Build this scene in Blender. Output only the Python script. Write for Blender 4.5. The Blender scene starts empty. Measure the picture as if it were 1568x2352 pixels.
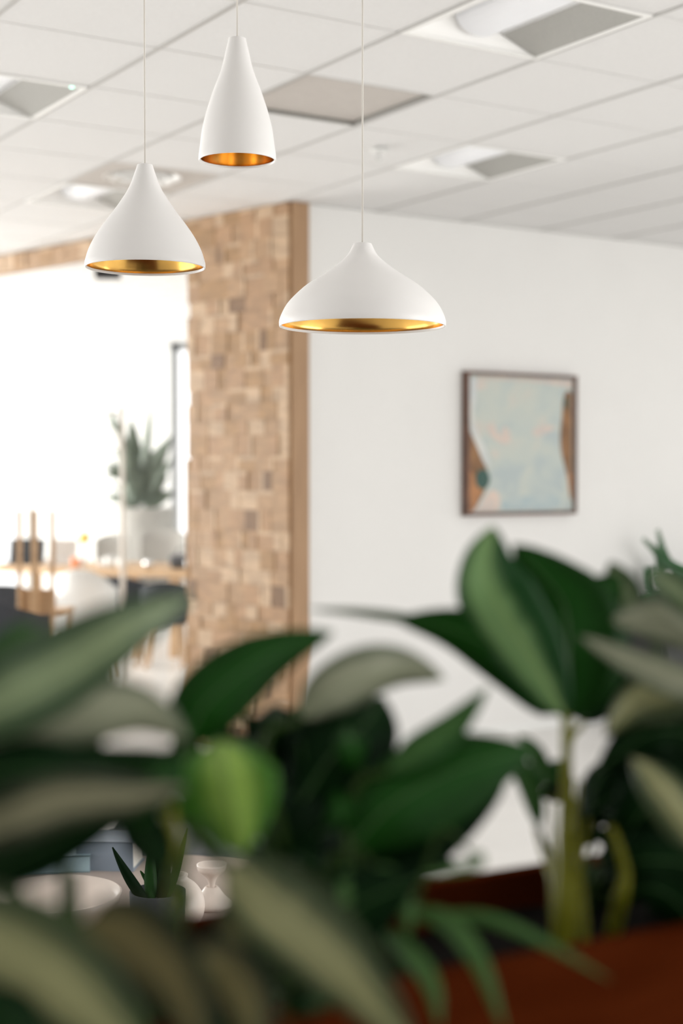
import bpy, bmesh, math, random
from mathutils import Vector, Matrix
random.seed(7)
SC = bpy.context.scene
COL = SC.collection
PI = math.pi

# ---------------------------------------------------------------- camera, sky, light, exposure
EYE, PITCH, FPX = 1.60, 0.0267559, 3362.38
cam_d = bpy.data.cameras.new('camera')
cam = bpy.data.objects.new('camera', cam_d); COL.objects.link(cam)
cam.location = (0, 0, EYE); cam.rotation_euler = (PI/2 - PITCH, 0, 0)
cam_d.sensor_fit = 'HORIZONTAL'; cam_d.sensor_width = 24.0; cam_d.lens = FPX * 24.0 / 1568
cam_d.clip_start = .05; cam_d.clip_end = 200
cam_d.dof.use_dof = True; cam_d.dof.focus_distance = 3.55; cam_d.dof.aperture_fstop = 1.5
SC.camera = cam
SC.view_settings.view_transform = 'Standard'; SC.view_settings.look = 'None'
SC.view_settings.gamma = 1; SC.view_settings.use_curve_mapping = False
SC.view_settings.exposure = 0.29
world = bpy.data.worlds.new('overcast_sky'); SC.world = world; world.use_nodes = True
bgn = world.node_tree.nodes['Background']
bgn.inputs[0].default_value = (1.0, 0.995, 0.98, 1); bgn.inputs[1].default_value = 1.75

def area(name, loc, direction, sx, sy, power, color=(1, 1, 1)):
    l = bpy.data.lights.new(name, 'AREA'); l.shape = 'RECTANGLE'; l.size = sx; l.size_y = sy
    l.energy = power; l.color = color
    o = bpy.data.objects.new(name, l); COL.objects.link(o); o.location = loc
    o.rotation_euler = Vector(direction).to_track_quat('-Z', 'Y').to_euler()
    return o
# daylight of the glazed side of the far room
area('far_window_daylight', (-9.5, 14.5, 1.7), (1, .1, .0), 6, 2.6, 1150, (1, .99, .96))
# unseen fill lights added left and right of the camera
area('side_fill_light', (-5.5, 3.6, 1.3), (1, .12, -.12), 4, 2.0, 58, (1, .995, .98))
area('right_fill_light', (6.5, 2.5, 1.6), (-1, .35, .1), 4, 2.2, 140, (1, .995, .98))

# ---------------------------------------------------------------- measuring helpers
CP, SP = math.cos(PITCH), math.sin(PITCH)
def ray(px, py):
    x = (px - 784) / FPX; v = (1176 - py) / FPX
    return Vector((x, CP + v*SP, -SP + v*CP))
def P(px, py, d):                                   # point at distance d along Y
    r = ray(px, py); return Vector((0, 0, EYE)) + r * (d / r.y)
def onz(px, py, z):                                 # point at height z
    r = ray(px, py); return Vector((0, 0, EYE)) + r * ((z - EYE) / r.z)
CEIL = EYE + 1.49868
YAW = 1.00759; T = .61
Bv = Vector((math.sin(YAW), math.cos(YAW), 0)); Av = Vector((-math.cos(YAW), math.sin(YAW), 0))
G0 = Vector((-.324122, 4.710639, 0))
def G(i, j, z=0): return G0 + Bv*(T*i) + Av*(T*j) + Vector((0, 0, z))
JW = 4.72                                           # white wall line in grid units
def onwall(px, py, off=0):                          # point on the white wall plane
    r = ray(px, py); n = Av; d = n.dot(G(0, JW)) - off
    return Vector((0, 0, EYE)) + r * ((d - n.dot(Vector((0, 0, EYE)))) / n.dot(r))

# ---------------------------------------------------------------- materials
def mat(name, col, rough=.5, metal=0, noise=0, nscale=8, bump=0, spec=.5, trans=0, coat=0, stretch=(1, 1, 1), col2=None, emit=None):
    m = bpy.data.materials.new(name); m.use_nodes = True; nt = m.node_tree
    b = nt.nodes['Principled BSDF']
    b.inputs['Base Color'].default_value = (*col, 1); b.inputs['Roughness'].default_value = rough
    b.inputs['Metallic'].default_value = metal; b.inputs['Specular IOR Level'].default_value = spec
    b.inputs['Coat Weight'].default_value = coat
    if emit: b.inputs['Emission Color'].default_value = (*emit[:3], 1); b.inputs['Emission Strength'].default_value = emit[3]
    tc = nt.nodes.new('ShaderNodeTexCoord'); mp = nt.nodes.new('ShaderNodeMapping')
    mp.inputs['Scale'].default_value = stretch; nt.links.new(tc.outputs['Object'], mp.inputs[0])
    nz = nt.nodes.new('ShaderNodeTexNoise'); nz.inputs['Scale'].default_value = nscale; nz.inputs['Detail'].default_value = 4
    nt.links.new(mp.outputs[0], nz.inputs[0])
    if noise or col2:
        r = nt.nodes.new('ShaderNodeValToRGB')
        c2 = col2 or tuple(max(0, c*(1-noise)) for c in col)
        r.color_ramp.elements[0].position = .35; r.color_ramp.elements[1].position = .65
        r.color_ramp.elements[0].color = (*c2, 1); r.color_ramp.elements[1].color = (*col, 1)
        nt.links.new(nz.outputs[0], r.inputs[0]); nt.links.new(r.outputs[0], b.inputs['Base Color'])
        colsock = r.outputs[0]
    else: colsock = None
    if bump:
        bp = nt.nodes.new('ShaderNodeBump'); bp.inputs['Strength'].default_value = bump; bp.inputs['Distance'].default_value = .01
        nt.links.new(nz.outputs[0], bp.inputs['Height']); nt.links.new(bp.outputs[0], b.inputs['Normal'])
    if trans:
        tr = nt.nodes.new('ShaderNodeBsdfTranslucent'); mx = nt.nodes.new('ShaderNodeMixShader')
        mx.inputs[0].default_value = trans
        tr.inputs[0].default_value = (col[0]*1.6, col[1]*1.9, col[2]*.8, 1)
        out = nt.nodes['Material Output']
        nt.links.new(b.outputs[0], mx.inputs[1]); nt.links.new(tr.outputs[0], mx.inputs[2]); nt.links.new(mx.outputs[0], out.inputs[0])
    return m
M = {}
M['wall'] = mat('white_wall_paint', (.81, .80, .78), .65, noise=.015, nscale=3)
M['farwall'] = mat('far_wall_paint', (.85, .85, .83), .7, noise=.02, nscale=2)
M['backwall'] = mat('dark_blocking_wall', (.10, .09, .08), .8, noise=.05)
M['tile'] = mat('ceiling_tile', (.77, .762, .755), .85, noise=.03, nscale=60, bump=.05)
M['tbar'] = mat('ceiling_bar_painted_shade', (.50, .49, .475), .5)  # darker than the cross bars to paint their shadow edge
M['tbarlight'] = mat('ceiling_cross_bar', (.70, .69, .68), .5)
M['floor'] = mat('pale_polished_concrete', (.80, .785, .76), .32, noise=.06, nscale=1.5)
M['woods'] = [mat('mosaic_wood_%s' % n, c, .6, nscale=9, stretch=(1, 1, 3), col2=tuple(x*.74 for x in c), bump=.1)
    for n, c in (('tan', (.45, .275, .145)), ('honey', (.40, .23, .10)), ('brown', (.22, .12, .055)), ('sand', (.58, .40, .25)), ('clay', (.44, .26, .135)))]
M['trimwood'] = mat('smooth_tan_wood', (.42, .255, .135), .55, nscale=5, stretch=(10, 10, .6), col2=(.35, .205, .105))
M['oak'] = mat('light_oak', (.56, .37, .21), .5, nscale=6, stretch=(1, 1, 6), col2=(.47, .30, .165))
M['pend'] = mat('matte_white_metal', (.90, .885, .87), .42)
M['gold'] = mat('brushed_gold', (.72, .42, .11), .22, metal=1, noise=.08, nscale=20)
M['cord'] = mat('white_cord', (.80, .76, .70), .6)
M['chrome'] = mat('chrome', (.75, .75, .75), .2, metal=1)
M['white'] = mat('white_plastic', (.82, .82, .80), .4)
M['lampshade'] = mat('white_shade_added_glow', (.85, .85, .82), .5, emit=(1, .98, .94, .6))  # emission added to brighten the shade
M['lens'] = mat('frosted_lens', (.86, .87, .90), .5, emit=(1, 1, 1, .05))
M['reflector'] = mat('white_reflector', (.92, .91, .89), .35)
M['perf'] = mat('grey_perforated_metal', (.44, .435, .41), .6, noise=.15, nscale=180)
M['greyvent'] = mat('taupe_vent_panel', (.56, .52, .485), .65, noise=.05, nscale=30)
M['paintedshadow'] = mat('painted_shadow_reveal', (.25, .24, .22), .8)
M['frame'] = mat('walnut_frame', (.13, .055, .03), .45, noise=.3, nscale=12)
M['black'] = mat('black_lacquer', (.012, .012, .014), .4)
M['charcoal'] = mat('charcoal_fabric', (.055, .06, .07), .9, noise=.2, nscale=60)
M['greyfab'] = mat('grey_fabric', (.12, .125, .135), .9, noise=.15, nscale=60)
M['cream'] = mat('cream_ceramic', (.72, .63, .56), .38, noise=.05, nscale=5)
M['creamtop'] = mat('cream_tabletop', (.40, .33, .29), .45, noise=.05, nscale=4)
M['bluebook'] = mat('pale_blue_cover', (.30, .42, .47), .5)
M['greybook'] = mat('blue_grey_cover', (.22, .27, .33), .5)
M['pages'] = mat('book_pages', (.75, .72, .65), .8)
M['planter'] = mat('red_brown_wood', (.065, .0125, .003), .5, nscale=5, stretch=(1.2, 1.2, 9), col2=(.05, .009, .002), spec=0)
M['soil'] = mat('dark_soil', (.006, .0045, .003), .95, spec=.1, noise=.5, nscale=50, bump=.6)
M['stem'] = mat('yellow_green_stem', (.19, .19, .012), .5, spec=.15, trans=.15, noise=.25, nscale=14)
M['stemdark'] = mat('green_stem', (.03, .06, .012), .5, spec=.12, trans=.1)
def leafmat(name, edge, centre, k=.5, c0=.0, spec=.2, trans=.1, rough=.45):  # pale centre band paints the leaf sheen into the base colour
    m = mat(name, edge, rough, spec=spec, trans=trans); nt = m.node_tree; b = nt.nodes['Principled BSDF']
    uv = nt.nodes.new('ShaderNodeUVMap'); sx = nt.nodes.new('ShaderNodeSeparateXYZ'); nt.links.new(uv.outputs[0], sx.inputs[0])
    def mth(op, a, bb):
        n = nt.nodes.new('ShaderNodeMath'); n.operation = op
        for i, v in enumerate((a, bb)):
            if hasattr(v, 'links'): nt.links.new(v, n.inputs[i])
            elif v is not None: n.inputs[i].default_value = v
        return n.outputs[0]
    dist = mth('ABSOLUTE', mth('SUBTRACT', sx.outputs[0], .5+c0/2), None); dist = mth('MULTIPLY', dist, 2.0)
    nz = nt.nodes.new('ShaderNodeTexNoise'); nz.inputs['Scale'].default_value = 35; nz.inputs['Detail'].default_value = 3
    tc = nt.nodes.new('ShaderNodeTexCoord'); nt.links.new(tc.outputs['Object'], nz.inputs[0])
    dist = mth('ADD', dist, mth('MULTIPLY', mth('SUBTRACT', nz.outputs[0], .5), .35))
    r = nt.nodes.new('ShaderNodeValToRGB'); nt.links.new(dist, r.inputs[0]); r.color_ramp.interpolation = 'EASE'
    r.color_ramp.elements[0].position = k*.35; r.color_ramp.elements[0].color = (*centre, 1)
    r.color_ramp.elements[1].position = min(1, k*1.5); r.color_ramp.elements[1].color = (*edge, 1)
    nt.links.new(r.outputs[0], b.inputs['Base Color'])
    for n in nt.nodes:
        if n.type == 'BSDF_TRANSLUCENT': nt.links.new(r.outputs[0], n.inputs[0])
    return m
M['leafdeep'] = leafmat('deep_green_leaf', (.006, .040, .003), (.010, .065, .006), .5, spec=.10, trans=.15)
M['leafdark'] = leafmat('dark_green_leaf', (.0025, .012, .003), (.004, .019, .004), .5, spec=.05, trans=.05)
M['leafmid'] = leafmat('mid_green_leaf', (.018, .07, .012), (.05, .13, .03), .4, spec=.15, trans=.15)
M['leafsheengreen'] = leafmat('green_leaf_painted_sheen', (.010, .06, .012), (.22, .38, .15), .5, c0=.22, spec=.2, trans=.15)
M['leafbright'] = leafmat('bright_green_leaf', (.05, .17, .015), (.30, .46, .09), .5, c0=.1, spec=.2, trans=.28)
M['leafsheengrey'] = leafmat('grey_leaf_painted_sheen', (.03, .06, .022), (.21, .27, .14), .40, spec=.3, trans=.06)
M['leafsheenpale'] = leafmat('pale_leaf_painted_sheen', (.07, .09, .05), (.27, .28, .19), .7, spec=.35, trans=.06)
M['leaftaupe'] = leafmat('taupe_green_leaf', (.02, .028, .012), (.19, .18, .11), .5, spec=.2, trans=.05)
M['leafolive'] = leafmat('olive_leaf_painted_sheen', (.035, .055, .018), (.33, .33, .16), .5, c0=-.1, spec=.3, trans=.08)
M['leafbrown'] = leafmat('brown_olive_leaf', (.012, .017, .006), (.12, .10, .04), .45, spec=.12, trans=.05)
M['midrib'] = mat('pale_midrib', (.30, .42, .14), .45, trans=.2)
M['midribdark'] = mat('green_midrib', (.05, .12, .03), .45, trans=.1)
M['grass'] = mat('light_green_blade', (.06, .14, .035), .45, spec=.2, trans=.2)
M['fern'] = mat('fern_green', (.035, .13, .05), .5, trans=.2, noise=.3)
M['palefol'] = mat('haze_greyed_foliage', (.17, .205, .165), .6, trans=.15, noise=.3)  # veiling haze painted in as a greyed leaf colour
M['palepot'] = mat('pale_grey_planter', (.50, .49, .46), .8, noise=.1)
M['winframe'] = mat('grey_window_frame', (.22, .225, .23), .5)
M['yellow'] = mat('yellow_petals', (.85, .62, .15), .7)
M['orange'] = mat('orange_plastic', (.80, .25, .08), .5)
M['screen'] = mat('dark_screen', (.03, .035, .04), .25)

# ---------------------------------------------------------------- object helpers
def obj(name, bm, m, parent=None, smooth=False, mods=()):
    me = bpy.data.meshes.new(name)
    bmesh.ops.recalc_face_normals(bm, faces=bm.faces[:])
    if parent is not None:
        off = parent.location
        inv = Matrix.Translation(-Vector(parent['_base'])) if '_base' in parent else None
        if inv: bmesh.ops.transform(bm, matrix=inv, verts=bm.verts[:])
    bm.to_mesh(me); bm.free()
    for k in (m if isinstance(m, (list, tuple)) else [m]): me.materials.append(k)
    if smooth:
        for p in me.polygons: p.use_smooth = True
    o = bpy.data.objects.new(name, me); COL.objects.link(o)
    if parent is not None:
        o.parent = parent
        o['_base'] = parent['_base']
    for md in mods:
        if md[0] == 'bevel':
            b = o.modifiers.new('bevel', 'BEVEL'); b.width = md[1]; b.segments = md[2]; b.limit_method = 'ANGLE'
        if md[0] == 'solid':
            b = o.modifiers.new('solid', 'SOLIDIFY'); b.thickness = md[1]; b.offset = 0
    return o
def thing(name, label, cat, loc, group=None):
    o = bpy.data.objects.new(name, None); COL.objects.link(o); o.location = loc; o.empty_display_size = .05
    o['_base'] = tuple(loc); o['label'] = label; o['category'] = cat
    if group: o['group'] = group
    return o
def tag(o, label, cat, group=None):
    o['label'] = label; o['category'] = cat
    if group: o['group'] = group
    return o
def struct(name, bm, m, parent=None, **k):
    o = obj(name, bm, m, parent, **k)
    if parent is None: o['kind'] = 'structure'
    return o
def copy_thing(root, loc, label):
    r = root.copy(); COL.objects.link(r); r.location = loc; r['label'] = label
    for ch in list(root.children):
        c = ch.copy(); COL.objects.link(c); c.parent = r
        for g in list(ch.children):
            d = g.copy(); COL.objects.link(d); d.parent = c
    return r
def box(bm, o, ux, uy, uz, mi=0):                   # corner + three edge vectors
    o, ux, uy, uz = map(Vector, (o, ux, uy, uz))
    v = [bm.verts.new(o + ux*a + uy*b + uz*c) for c in (0, 1) for b in (0, 1) for a in (0, 1)]
    for f in ((0, 1, 3, 2), (4, 6, 7, 5), (0, 4, 5, 1), (2, 3, 7, 6), (0, 2, 6, 4), (1, 5, 7, 3)):
        bm.faces.new([v[i] for i in f]).material_index = mi
def cbox(bm, c, sx, sy, sz, rz=0, mi=0):            # centre-bottom box
    ca, sa = math.cos(rz), math.sin(rz); ux = Vector((ca, sa, 0)); uy = Vector((-sa, ca, 0))
    box(bm, Vector(c) - ux*sx/2 - uy*sy/2, ux*sx, uy*sy, Vector((0, 0, sz)), mi)
def lathe(bm, c, prof, n=64, close=False):
    c = Vector(c); rings = []
    for r, z in prof:
        rings.append([bm.verts.new(c + Vector((r*math.cos(2*PI*k/n), r*math.sin(2*PI*k/n), z))) for k in range(n)])
    for a, b in zip(rings, rings[1:]):
        for k in range(n): bm.faces.new((a[k], a[(k+1) % n], b[(k+1) % n], b[k]))
    if close:
        bm.faces.new(rings[0][::-1]); bm.faces.new(rings[-1])
def tube(bm, pts, rad, n=10, mi=0):
    pts = [Vector(p) for p in pts]; rings = []; N = len(pts)
    rr = rad if isinstance(rad, (list, tuple)) else [rad]*N
    prev = None
    for i, p in enumerate(pts):
        t = (pts[min(i+1, N-1)] - pts[max(i-1, 0)]).normalized()
        if prev is None:
            a = Vector((1, 0, 0)) if abs(t.x) < .8 else Vector((0, 1, 0))
            s = t.cross(a).normalized()
        else: s = (prev - t*prev.dot(t)).normalized()
        prev = s; u = t.cross(s)
        rings.append([bm.verts.new(p + (s*math.cos(2*PI*k/n) + u*math.sin(2*PI*k/n))*rr[i]) for k in range(n)])
    for a, b in zip(rings, rings[1:]):
        for k in range(n): bm.faces.new((a[k], a[(k+1) % n], b[(k+1) % n], b[k])).material_index = mi
    bm.faces.new(rings[0][::-1]).material_index = mi; bm.faces.new(rings[-1]).material_index = mi
def NB(): return bmesh.new()
def spline(pts, n):                                 # Catmull-Rom
    pts = [Vector(p) for p in pts]
    q = [pts[0]*2 - pts[1]] + pts + [pts[-1]*2 - pts[-2]]; out = []
    segs = len(pts)-1
    for k in range(n+1):
        u = k/n*segs; i = min(int(u), segs-1); t = u-i
        a, b, c, d = q[i:i+4]
        out.append(.5*((2*b) + (c-a)*t + (2*a-5*b+4*c-d)*t*t + (-a+3*b-3*c+d)*t**3))
    return out
# ---------------------------------------------------------------- THE ROOM
bm = NB(); box(bm, (-14, -5, -.1), (28, 0, 0), (0, 24, 0), (0, 0, .1)); struct('floor', bm, M['floor'])

# ceiling: slab with single tiles and bars; openings where fixtures sit
holes = {(-1, 2), (1, -1), (3, 2), (1, 5), (1, 4), (1, 1)}
bt, bb = NB(), NB()
rev = .004
I0, I1, J0, J1 = -9, 16, -8, 20
for i in range(I0, I1):
    for j in range(J0, J1):
        if (i, j) in holes: continue
        g = .009/T
        box(bt, G(i+g, j+.006/T, CEIL+.004), Bv*T*(1-2*g), Av*(T-.012), Vector((0, 0, .015)))
for i in range(I0, I1+1): box(bb, G(i-.009/T, J0, CEIL), Bv*.018, Av*T*(J1-J0), Vector((0, 0, .02)))
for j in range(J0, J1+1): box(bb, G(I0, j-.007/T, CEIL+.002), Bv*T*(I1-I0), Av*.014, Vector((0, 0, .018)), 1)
for i in range(I0, I1):
    for j in range(J0, J1):
        if (i, j) not in holes: box(bt, G(i, j, CEIL+.02), Bv*T, Av*T, Vector((0, 0, .03)))
ceiling = struct('ceiling', bt, M['tile'])
grid = obj('trim_1', bb, [M['tbar'], M['tbarlight']]); grid['kind'] = 'structure'

# white wall with the painting, its line starts at the column
CX = 3.06
bm = NB(); box(bm, G(3.24, JW, 0), Bv*7.5, Av*.15, Vector((0, 0, CEIL))); struct('wall_right', bm, M['wall'])
bm = NB(); box(bm, G(3.24, JW, 0) - Av*.012, Bv*7.5, Av*.012, Vector((0, 0, .06)))
struct('baseboard_right', bm, M['white'])

bm = NB(); box(bm, (-14, -2.2, 0), (28, 0, 0), (0, -.15, 0), (0, 0, CEIL)); struct('wall_back', bm, M['backwall'])  # unseen wall added, kept dark to lower the light on the plants

# wood clad wall: runs from the corner back to the left at 45 degrees
C0 = G(CX, JW); Wd = (Vector((-2.36, 10.17, 0)) - Vector((C0.x, C0.y, 0))).normalized()
Wn = Vector((-Wd.y, Wd.x, 0)); Wn = Wn if Wn.y < 0 else -Wn        # toward the camera
def onwood(px, py):
    r = ray(px, py); d = Wn.dot(C0)
    return Vector((0, 0, EYE)) + r * (d / Wn.dot(Vector((r.x, r.y, 0))))
jl = (onwood(437, 1000) - C0).dot(Wd)               # width of the clad column
lint_z = onwood(200, 592).z
LW = 5.2
bm = NB()
def block(u0, u1, z0, z1, mi, dep): box(bm, C0 + Wd*u0 + Vector((0, 0, z0)), Wd*(u1-u0), Wn*dep, Vector((0, 0, z1-z0)), mi)
def mosaic(u0, u1, z0, z1):
    z = z0
    while z < z1-.005:
        h = min(random.choice((.10, .11, .12, .11, .085)), z1-z); u = u0 - random.choice((0, .03, .06))
        while u < u1-.005:
            w = random.choice((.13, .145, .155, .12, .14, .075)); a = max(u, u0); b = min(u+w, u1)
            mi = random.choices(range(5), (6, 3, .9, 3, 4))[0]
            d = random.choice((.017, .019, .021, .023))
            if b-a > .03:
                x = random.random()
                if x < .16 and h > .06:              # a thin end-grain strip beside the block
                    block(a, a+.022, z, z+h-.001, 3, d+.002); block(a+.022, b-.001, z, z+h-.001, mi, d)
                elif x < .32:
                    block(a, b-.001, z, z+h-.022, mi, d); block(a, b-.001, z+h-.022, z+h-.001, 3, d+.002)
                elif x < .42: block(a, (a+b)/2, z, z+h-.001, mi, d); block((a+b)/2, b-.001, z, z+h-.001, random.randrange(5), .02)
                else: block(a, b-.001, z, z+h-.001, mi, d)
            u += w
        z += h
mosaic(.0, jl, .0, CEIL)
column = struct('wall_wood', bm, M['woods'])
bm = NB(); mosaic(jl, LW, lint_z, CEIL); struct('trim_2', bm, M['woods'])
bm = NB()
box(bm, C0, Wd*jl, -Wn*.10, Vector((0, 0, CEIL)))
box(bm, C0 + Wd*jl + Vector((0, 0, lint_z)), Wd*(LW-jl), -Wn*.10, Vector((0, 0, CEIL-lint_z)))
struct('trim_3', bm, M['trimwood'])
bm = NB()                                           # smooth board edge at the corner
box(bm, C0 - Av*.02, Bv*(.18*T), Av*.15, Vector((0, 0, CEIL)))
struct('trim_4', bm, M['trimwood'])
# far room
FY = 17.0
def farx(px): return (px-784)/FPX*FY/CP
bm = NB()
x1, x2 = farx(60), farx(404)
box(bm, (x1, FY, 0), (x2-x1, 0, 0), (0, .15, 0), (0, 0, CEIL))
box(bm, (x2, FY, 0), (farx(470)-x2, 0, 0), (0, .15, 0), (0, 0, .5))
box(bm, (farx(470), FY, 0), (6, 0, 0), (0, .15, 0), (0, 0, CEIL))
struct('wall_far', bm, M['farwall'])
bm = NB()
fz = CEIL
for X in (x2-.05, farx(470)-.02): box(bm, (X, FY-.06, .5), (.09, 0, 0), (0, .1, 0), (0, 0, fz-.5))
box(bm, (x2-.05, FY-.06, fz-.08), (farx(470)-x2, 0, 0), (0, .1, 0), (0, 0, .08))
struct('window_1', bm, M['winframe'])
bm = NB()
for X in (x1-.04, x1-2.6, x1-4.8): box(bm, (X, FY-.04, 0), (.05, 0, 0), (0, .06, 0), (0, 0, fz))
struct('window_2', bm, M['white'])
# frames added around the area lights, dressing them as windows
for k, (lname, sx, sy) in enumerate((('far_window_daylight', 6, 2.6), ('side_fill_light', 4, 2.0), ('right_fill_light', 4, 2.2))):
    l = bpy.data.objects[lname]; R = l.rotation_euler.to_matrix(); bm = NB()
    def fb_(x0, x1, y0, y1): box(bm, l.location + R @ Vector((x0, y0, -.04)), R @ Vector((x1-x0, 0, 0)), R @ Vector((0, y1-y0, 0)), R @ Vector((0, 0, .08)))
    for x in (-sx/2-.06, -sx/6-.03, sx/6-.03, sx/2): fb_(x, x+.06, -sy/2, sy/2)
    for y in (-sy/2-.06, sy/2): fb_(-sx/2-.06, sx/2+.06, y, y+.06)
    struct('window_%d' % (k+3), bm, M['winframe'])

# ---------------------------------------------------------------- CEILING FIXTURES
def troffer(i, j, label):
    base = G(i+.5, j+.5, CEIL)
    t = thing('ceiling_light', label, 'ceiling light', base, 'recessed square ceiling lights')
    def q(a, b, z): return G(i+a, j+b, CEIL+z)
    e = .025
    bm = NB()                                       # rim lip
    for a0, a1, b0, b1 in ((e*.5, 1-e*.5, e*.5, e*1.6), (e*.5, 1-e*.5, 1-e*1.6, 1-e*.5), (e*.5, e*1.6, e*1.6, 1-e*1.6), (1-e*1.6, 1-e*.5, e*1.6, 1-e*1.6)):
        box(bm, q(a0, b0, -.002), Bv*T*(a1-a0), Av*T*(b1-b0), Vector((0, 0, .012)))
    obj('frame', bm, M['reflector'], t)
    # housing above
    bm = NB()
    D = .085
    def quad(*c): bm.faces.new([bm.verts.new(q(*k)) for k in c])
    box(bm, q(.02, .02, D+.03), Bv*T*.96, Av*T*.96, Vector((0, 0, .02)))
    box(bm, q(.0, .0, 0.004), Bv*T, Av*.008, Vector((0, 0, D+.04))); box(bm, q(.0, .988, 0.004), Bv*T, Av*.008, Vector((0, 0, D+.04)))
    box(bm, q(.0, .0, 0.004), Bv*.008, Av*T, Vector((0, 0, D+.04))); box(bm, q(.988, .0, 0.004), Bv*.008, Av*T, Vector((0, 0, D+.04)))
    obj('housing', bm, M['reflector'], t)
    bm = NB()                                       # left white reflector, rising towards the middle
    quad((.03, .03, .002), (.03, .97, .002), (.34, .90, D), (.34, .10, D))
    quad((.03, .03, .002), (.34, .10, D), (.66, .10, D), (.97, .03, .002))
    quad((.03, .97, .002), (.34, .90, D), (.66, .90, D), (.97, .97, .002))
    quad((.34, .10, D), (.66, .10, D), (.66, .90, D), (.34, .90, D))
    quad((.66, .10, D), (.66, .10, .049), (.66, .90, .049), (.66, .90, D)); quad((.66, .10, .049), (.655, .10, .043), (.655, .90, .043), (.66, .90, .049))
    obj('reflector', bm, M['reflector'], t)
    bm = NB()                                       # right grey perforated side
    quad((.97, .03, .001), (.97, .97, .001), (.66, .90, .05), (.66, .10, .05))
    obj('perforated_panel', bm, M['perf'], t)
    bm = NB()                                       # curved lens
    n = 12; rows = []
    for k in range(n+1):
        a = PI*k/n; u = .49 - .165*math.cos(a); z = D - .065*math.sin(a)
        rows.append([bm.verts.new(q(u, .10, z+.002)), bm.verts.new(q(u, .90, z+.002))])
    for r0, r1 in zip(rows, rows[1:]): bm.faces.new((r0[0], r1[0], r1[1], r0[1]))
    bm.faces.new([r[0] for r in rows]); bm.faces.new([r[1] for r in rows][::-1])
    obj('lens', bm, M['lens'], t, smooth=False)
    return t
f0 = troffer(1, -1, 'square recessed ceiling light nearest the top right of the photo, with a grey perforated side')
tl = troffer(-1, 2, 'square recessed ceiling light at the left edge with a small green indicator')
bm = NB(); lathe(bm, onz(165, 202, CEIL-.006), [(.0085, 0), (.0085, .012)], 16, True)
o = obj('indicator_light', bm, mat('green_indicator', (.5, .95, .8), .3, emit=(.5, 1, .8, 1.5)), tl); o['label'] = 'small glowing green indicator'
troffer(3, 2, 'square recessed ceiling light to the right of the fire sprinkler, above the white wall')
troffer(1, 5, 'square recessed ceiling light behind the medium teardrop pendant')

# taupe return vent
def q(i, j, z=0): return G(i, j, CEIL+z)
t = thing('ceiling_vent', 'flat taupe return air panel in the ceiling beside the narrow pendant', 'ceiling vent', q(1.5, 1.5))
bm = NB(); box(bm, q(1.04, 1.04, .018), Bv*T*.92, Av*T*.92, Vector((0, 0, .012))); obj('panel', bm, M['greyvent'], t)
bm = NB()
for a0, a1, b0, b1 in ((0, 1, 0, .04), (0, 1, .96, 1), (0, .04, .04, .96), (.96, 1, .04, .96)):
    box(bm, q(1+a0, 1+b0, .006), Bv*T*(a1-a0), Av*T*(b1-b0), Vector((0, 0, .05)))
obj('frame', bm, M['paintedshadow'], t)  # dark frame colour paints the shadow lines round the panel
# square diffuser with round cones
t = thing('air_diffuser', 'square supply air diffuser with round cones above the medium pendant', 'air diffuser', q(1.5, 4.5))
bm = NB(); cc = q(1.5, 4.5)
ring = [bm.verts.new(cc + Vector((.20*math.cos(2*PI*k/48), .20*math.sin(2*PI*k/48), .008))) for k in range(48)]
sqv = []
for k in range(48):
    d = Vector((math.cos(2*PI*k/48), math.sin(2*PI*k/48), 0)); m_ = max(abs(d.dot(Bv)), abs(d.dot(Av)))
    sqv.append(bm.verts.new(cc + d*(.300/m_) + Vector((0, 0, .006))))
for k in range(48): bm.faces.new((ring[k], ring[(k+1) % 48], sqv[(k+1) % 48], sqv[k]))
obj('face_plate', bm, M['greyvent'], t, mods=(('solid', .002),))
for r0, r1, z0, z1 in ((.20, .165, .008, .06), (.155, .115, -.012, .05), (.10, .06, -.022, .045), (.045, .001, -.03, -.02)):
    bm = NB(); lathe(bm, cc, [(r0, z0), ((r0+r1)/2, z0+(z1-z0)*.35), (r1, z1)], 48); obj('cone', bm, M['reflector'], t, smooth=True, mods=(('solid', .002),))
bm = NB(); box(bm, q(1.01, 4.01, .10), Bv*T*.98, Av*T*.98, Vector((0, 0, .01))); obj('duct_plate', bm, M['reflector'], t)

# sprinkler
sp = onz(870, 341, CEIL)
t = thing('fire_sprinkler', 'small white pendent fire sprinkler on the ceiling right of the wide pendant cord', 'sprinkler', sp)
bm = NB(); lathe(bm, sp, [(.001, -.001), (.036, -.002), (.042, -.008), (.040, -.012), (.020, -.016), (.001, -.016)], 32); obj('escutcheon', bm, M['white'], t, smooth=True)
bm = NB(); tube(bm, [sp + Vector((0, 0, -.012)), sp + Vector((0, 0, -.035))], .009)
for s in (-1, 1): tube(bm, [sp + Vector((s*.009, 0, -.03)), sp + Vector((s*.014, 0, -.043)), sp + Vector((0, 0, -.058))], .003)
obj('frame_arms', bm, M['chrome'], t)
bm = NB(); lathe(bm, sp, [(.001, -.056), (.019, -.058), (.019, -.061), (.001, -.062)], 24); obj('deflector', bm, M['white'], t)

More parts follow.
